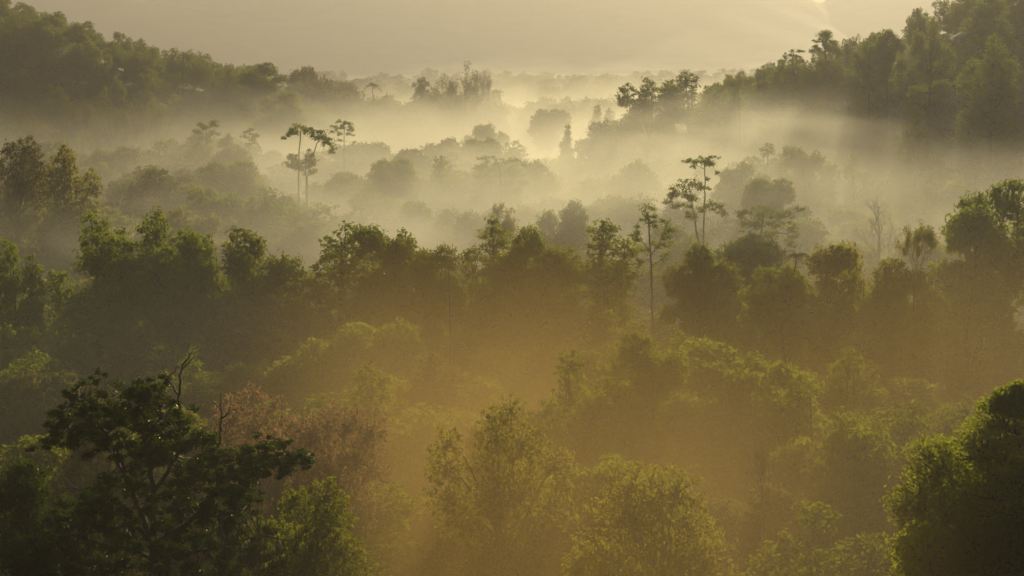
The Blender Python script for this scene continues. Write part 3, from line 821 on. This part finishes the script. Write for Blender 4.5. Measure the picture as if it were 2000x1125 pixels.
# ------------------------------------------------------------------ masses nobody could count
def bake(keys, spots, keep, grow, mat, name):
    """One mesh of many small distant crowns."""
    mb = MB(); rng = rng_(9)
    for x, y, z, H, W in spots:
        p = PROTO[keys[rng.randint(len(keys))]]
        v, f, t = p["cv"]; n = len(v) // 4
        sel = rng.choice(n, min(n, keep), replace=False)
        q = v.reshape(-1, 4, 3)[sel]; cc = q.mean(1, keepdims=True); q = cc + (q - cc) * grow
        a = rng.uniform(0, 6.28); R = np.array(((math.cos(a), -math.sin(a), 0), (math.sin(a), math.cos(a), 0), (0, 0, 1)))
        q = (q.reshape(-1, 3) * np.array((W / p["W"], W / p["W"], H / p["H"]))) @ R.T + np.array((x, y, z))
        tt = np.clip(t.reshape(-1, 4)[sel].ravel() * .8 + rng.uniform(-.45, .5), -.2, 1.2)
        mb.add(q, np.arange(len(q)).reshape(-1, 4), tt)
    return link(name, mesh_from(name, *mb.arrays(), mat))

hr_ = rng_(3)
def hill_spots(n, Dr, pxr, zmin, Hr, Wr):
    out = []; tries = 0
    while len(out) < n and tries < n * 40:
        tries += 1
        D = hr_.uniform(*Dr); px = hr_.uniform(*pxr); x = (px - 1000) / FPX * D
        z = float(terrain(x, D))
        if z < zmin: continue
        W = hr_.uniform(*Wr)
        if any((x - a) ** 2 + (D - b) ** 2 < (W * .55) ** 2 for a, b, *_ in out): continue
        out.append((x, D, z, hr_.uniform(*Hr), W))
    return out

TK = ["round0", "round1", "turret0", "turret2", "dome0", "turret3", "round2"]
sl = hill_spots(260, (575, 800), (-120, 700), 3, (7, 15), (7, 11))
tag(bake(TK, sl, 3600, 1.6, LEAF["green"], "left_hill_forest"), "dense dark forest covering the hill at upper left", "forest", kind="stuff")
sr = hill_spots(330, (400, 640), (1180, 2160), 2, (7, 14), (5.5, 9.5))
tag(bake(TK, sr, 3400, 1.6, LEAF["green"], "right_hill_forest"), "dense dark forest covering the hill at upper right", "forest", kind="stuff")
def far_spots(n, Dr, pxr, Hr, Wr, ok=lambda px, D: True):
    out = []
    while len(out) < n:
        D = hr_.uniform(*Dr); px = hr_.uniform(*pxr)
        if not ok(px, D): continue
        x = (px - 1000) / FPX * D
        out.append((x, D, float(terrain(x, D)), hr_.uniform(*Hr), hr_.uniform(*Wr)))
    return out
tag(bake(TK, far_spots(60, (742, 800), (585, 965), (19, 25), (11, 16)) + far_spots(140, (790, 1000), (600, 1320), (10, 20), (11, 17)), 1100, 3.0, LEAF["olive"], "valley_forest"),
    "hazy forest edge across the middle of the valley", "forest", kind="stuff")
tag(bake(TK, far_spots(220, (1150, 2300), (560, 1500), (12, 22), (14, 24)), 500, 4.5, LEAF["olive"], "far_forest"),
    "pale flat forest before the far mountain", "forest", kind="stuff")

ug = MB(); r_ = rng_(15)
n = 370000
D = np.sqrt(r_.uniform(85 ** 2, 500 ** 2, n)); px = r_.uniform(-350, 2350, n)
X = (px - 1000) / FPX * D
lump = fbm(X, D, .05, 3) * 1.6 + np.abs(fbm(X, D, .28, 4)) * 2.2
hgt = (2.4 + lump).clip(.4, 7) * np.where(D > 212, .5, 1.0) * r_.uniform(0, 1, n) ** .3
Pp = np.stack([X, D, terrain(X, D) + hgt], 1)
ug.leaves(Pp, r_.normal(size=(n, 3)) + np.array((0, 0, .8)), .36, .5, r_, np.clip(.45 + .2 * fbm(X, D, .1, 6) + r_.normal(size=n) * .15, 0, 1))
tag(link("undergrowth", mesh_from("undergrowth", *ug.arrays(), LEAF["floor"])), "tangled green undergrowth covering the forest floor", "undergrowth", kind="stuff")

# ------------------------------------------------------------------ haze and mist
def box(name, lo, hi, mat):
    v = np.array([(a, b, c_) for a in (lo[0], hi[0]) for b in (lo[1], hi[1]) for c_ in (lo[2], hi[2])], float)
    f = np.array([(0, 1, 3, 2), (4, 6, 7, 5), (0, 4, 5, 1), (2, 3, 7, 6), (0, 2, 6, 4), (1, 5, 7, 3)])
    return link(name, mesh_from(name, v, f, np.zeros(8), mat))

m, nt, out = nodes_of("haze_air")
pv = nt.nodes.new("ShaderNodeVolumePrincipled")
pv.inputs["Color"].default_value = (.44, .43, .47, 1)
pv.inputs["Density"].default_value = 0.0003
pv.inputs["Anisotropy"].default_value = .58
nt.links.new(pv.outputs[0], out.inputs["Volume"])
tag(box("haze", (-4100, -400, -22), (4100, 6700, 330), m), kind="stuff")

m, nt, out = nodes_of("valley_mist")
N, L = nt.nodes.new, nt.links.new
def math_(op, a, b=None, c_=None, clamp=False):
    q = N("ShaderNodeMath"); q.operation = op; q.use_clamp = clamp
    for i, w in enumerate((a, b, c_)):
        if w is None: continue
        if isinstance(w, (int, float)): q.inputs[i].default_value = w
        else: L(w, q.inputs[i])
    return q.outputs[0]
geo = N("ShaderNodeNewGeometry")
sep = N("ShaderNodeSeparateXYZ"); L(geo.outputs["Position"], sep.inputs[0])
mp = N("ShaderNodeMapping"); mp.inputs["Scale"].default_value = (1, .8, 2.2); L(geo.outputs["Position"], mp.inputs[0])
no = N("ShaderNodeTexNoise"); no.inputs["Scale"].default_value = .02; no.inputs["Detail"].default_value = 4; no.inputs["Roughness"].default_value = .58; no.inputs["Distortion"].default_value = .8
L(mp.outputs[0], no.inputs["Vector"])
ns = math_('MULTIPLY_ADD', no.outputs["Fac"], 5.0, -1.95, True)       # patchy 0..1
no2 = N("ShaderNodeTexNoise"); no2.inputs["Scale"].default_value = .008; no2.inputs["Detail"].default_value = 2
L(geo.outputs["Position"], no2.inputs["Vector"])
top = math_('ADD', math_('MULTIPLY_ADD', ns, 9.0, 9.0), math_('MULTIPLY_ADD', no2.outputs["Fac"], 36.0, -1.0))                              # local mist depth in metres
hz = math_('DIVIDE', sep.outputs[2], top)
hz = math_('SUBTRACT', 1.0, hz, clamp=True)
hz = math_('POWER', hz, 1.6)
prof = N("ShaderNodeMapRange"); prof.interpolation_type = 'SMOOTHSTEP'
L(sep.outputs[1], prof.inputs[0])
prof.inputs[1].default_value = 206; prof.inputs[2].default_value = 236; prof.inputs[3].default_value = .1; prof.inputs[4].default_value = 1.0
den = math_('MULTIPLY', hz, prof.outputs[0])
den = math_('MULTIPLY', den, math_('MULTIPLY_ADD', ns, .82, .18))
side = N("ShaderNodeMapRange"); side.interpolation_type = 'SMOOTHSTEP'; L(sep.outputs[0], side.inputs[0])
for i, w in enumerate((15, 55, 1.0, 1.1)): side.inputs[i + 1].default_value = w
west = N("ShaderNodeMapRange"); west.interpolation_type = 'SMOOTHSTEP'; L(sep.outputs[0], west.inputs[0])
for i, w in enumerate((-105, -22, .2, 1.0)): west.inputs[i + 1].default_value = w
gx = math_('POWER', math_('MULTIPLY_ADD', sep.outputs[0], 1 / 24, -33 / 24), 2.0)
gy = math_('POWER', math_('MULTIPLY_ADD', sep.outputs[1], 1 / 115, -500 / 115), 2.0)
core = math_('MULTIPLY_ADD', math_('EXPONENT', math_('MULTIPLY', math_('ADD', gx, gy), -1.0)), 2.6, 1.0)   # thick of the bank, density raised to brighten the sunbeam patch
den = math_('MULTIPLY', math_('MULTIPLY', den, side.outputs[0]), math_('MULTIPLY', west.outputs[0], core))
hx = math_('POWER', math_('MULTIPLY_ADD', sep.outputs[0], 1 / 40, 10 / 40), 2.0)
hy = math_('POWER', math_('MULTIPLY_ADD', sep.outputs[1], 1 / 32, -262 / 32), 2.0)
near = math_('MULTIPLY_ADD', math_('EXPONENT', math_('MULTIPLY', math_('ADD', hx, hy), -1.0)), 1.5, 1.0)       # a bank just behind the middle row
away = N("ShaderNodeMapRange"); away.interpolation_type = 'SMOOTHSTEP'; L(sep.outputs[1], away.inputs[0])
for i, w in enumerate((620, 820, 1.0, .3)): away.inputs[i + 1].default_value = w
den = math_('MULTIPLY', den, math_('MULTIPLY', near, away.outputs[0]))
den = math_('MULTIPLY', den, .027)
pv = N("ShaderNodeVolumePrincipled")
pv.inputs["Color"].default_value = (.86, .845, .785, 1)
pv.inputs["Anisotropy"].default_value = .5
L(den, pv.inputs["Density"]); L(pv.outputs[0], out.inputs["Volume"])
m.cycles.volume_step_rate = .2
tag(box("mist", (-330, 60, -8), (330, 1250, 42), m), "bright ground mist lying over the valley floor", "mist", kind="stuff")

m, nt, out = nodes_of("near_haze_tinted")
N, L = nt.nodes.new, nt.links.new
geo = N("ShaderNodeNewGeometry")
sep = N("ShaderNodeSeparateXYZ"); L(geo.outputs["Position"], sep.inputs[0])
no = N("ShaderNodeTexNoise"); no.inputs["Scale"].default_value = .022; no.inputs["Detail"].default_value = 2
L(geo.outputs["Position"], no.inputs["Vector"])
ns = math_('MULTIPLY_ADD', no.outputs["Fac"], 4.2, -1.6, True)
hz = math_('SUBTRACT', 1.0, math_('DIVIDE', sep.outputs[2], 27.0), clamp=True)
def smooth(src, lo, hi, a, b):
    q = N("ShaderNodeMapRange"); q.interpolation_type = 'SMOOTHSTEP'; L(src, q.inputs[0])
    for i, w in enumerate((lo, hi, a, b)): q.inputs[i + 1].default_value = w
    return q.outputs[0]
deep_in = smooth(sep.outputs[1], 97, 113, 0, 1)
west = math_('ADD', math_('MULTIPLY', smooth(sep.outputs[0], -23, -7, .0, 1.0), deep_in),
             math_('MULTIPLY', smooth(sep.outputs[0], -9, -1, .0, 1.0), math_('SUBTRACT', 1.0, deep_in)))
lat = math_('MULTIPLY', west, smooth(sep.outputs[0], -2, 17, 1.0, .4))  # spread shaped so both sides stay darker than the middle
lat = math_('MULTIPLY', lat, math_('SUBTRACT', 1.0, math_('MULTIPLY', smooth(sep.outputs[0], 14, 19, 0, 1), math_('SUBTRACT', 1.0, deep_in))))
den = math_('MULTIPLY', math_('MULTIPLY', hz, lat), math_('MULTIPLY_ADD', ns, .75, .25))
fade = smooth(sep.outputs[1], 140, 198, 1.0, .0)
den = math_('MULTIPLY', math_('MULTIPLY', den, fade), .0265)
pv = N("ShaderNodeVolumePrincipled")
pv.inputs["Color"].default_value = (.95, .63, .19, 1)  # warm light and brown toning painted into the colour of the near haze
pv.inputs["Anisotropy"].default_value = .5
L(den, pv.inputs["Density"]); L(pv.outputs[0], out.inputs["Volume"])
m.cycles.volume_step_rate = .4
tag(box("tinted_haze", (-23, 66, -7), (60, 199, 27), m), "thin haze tinted brown with warm light over the foreground canopy", "tinted_haze", kind="stuff")
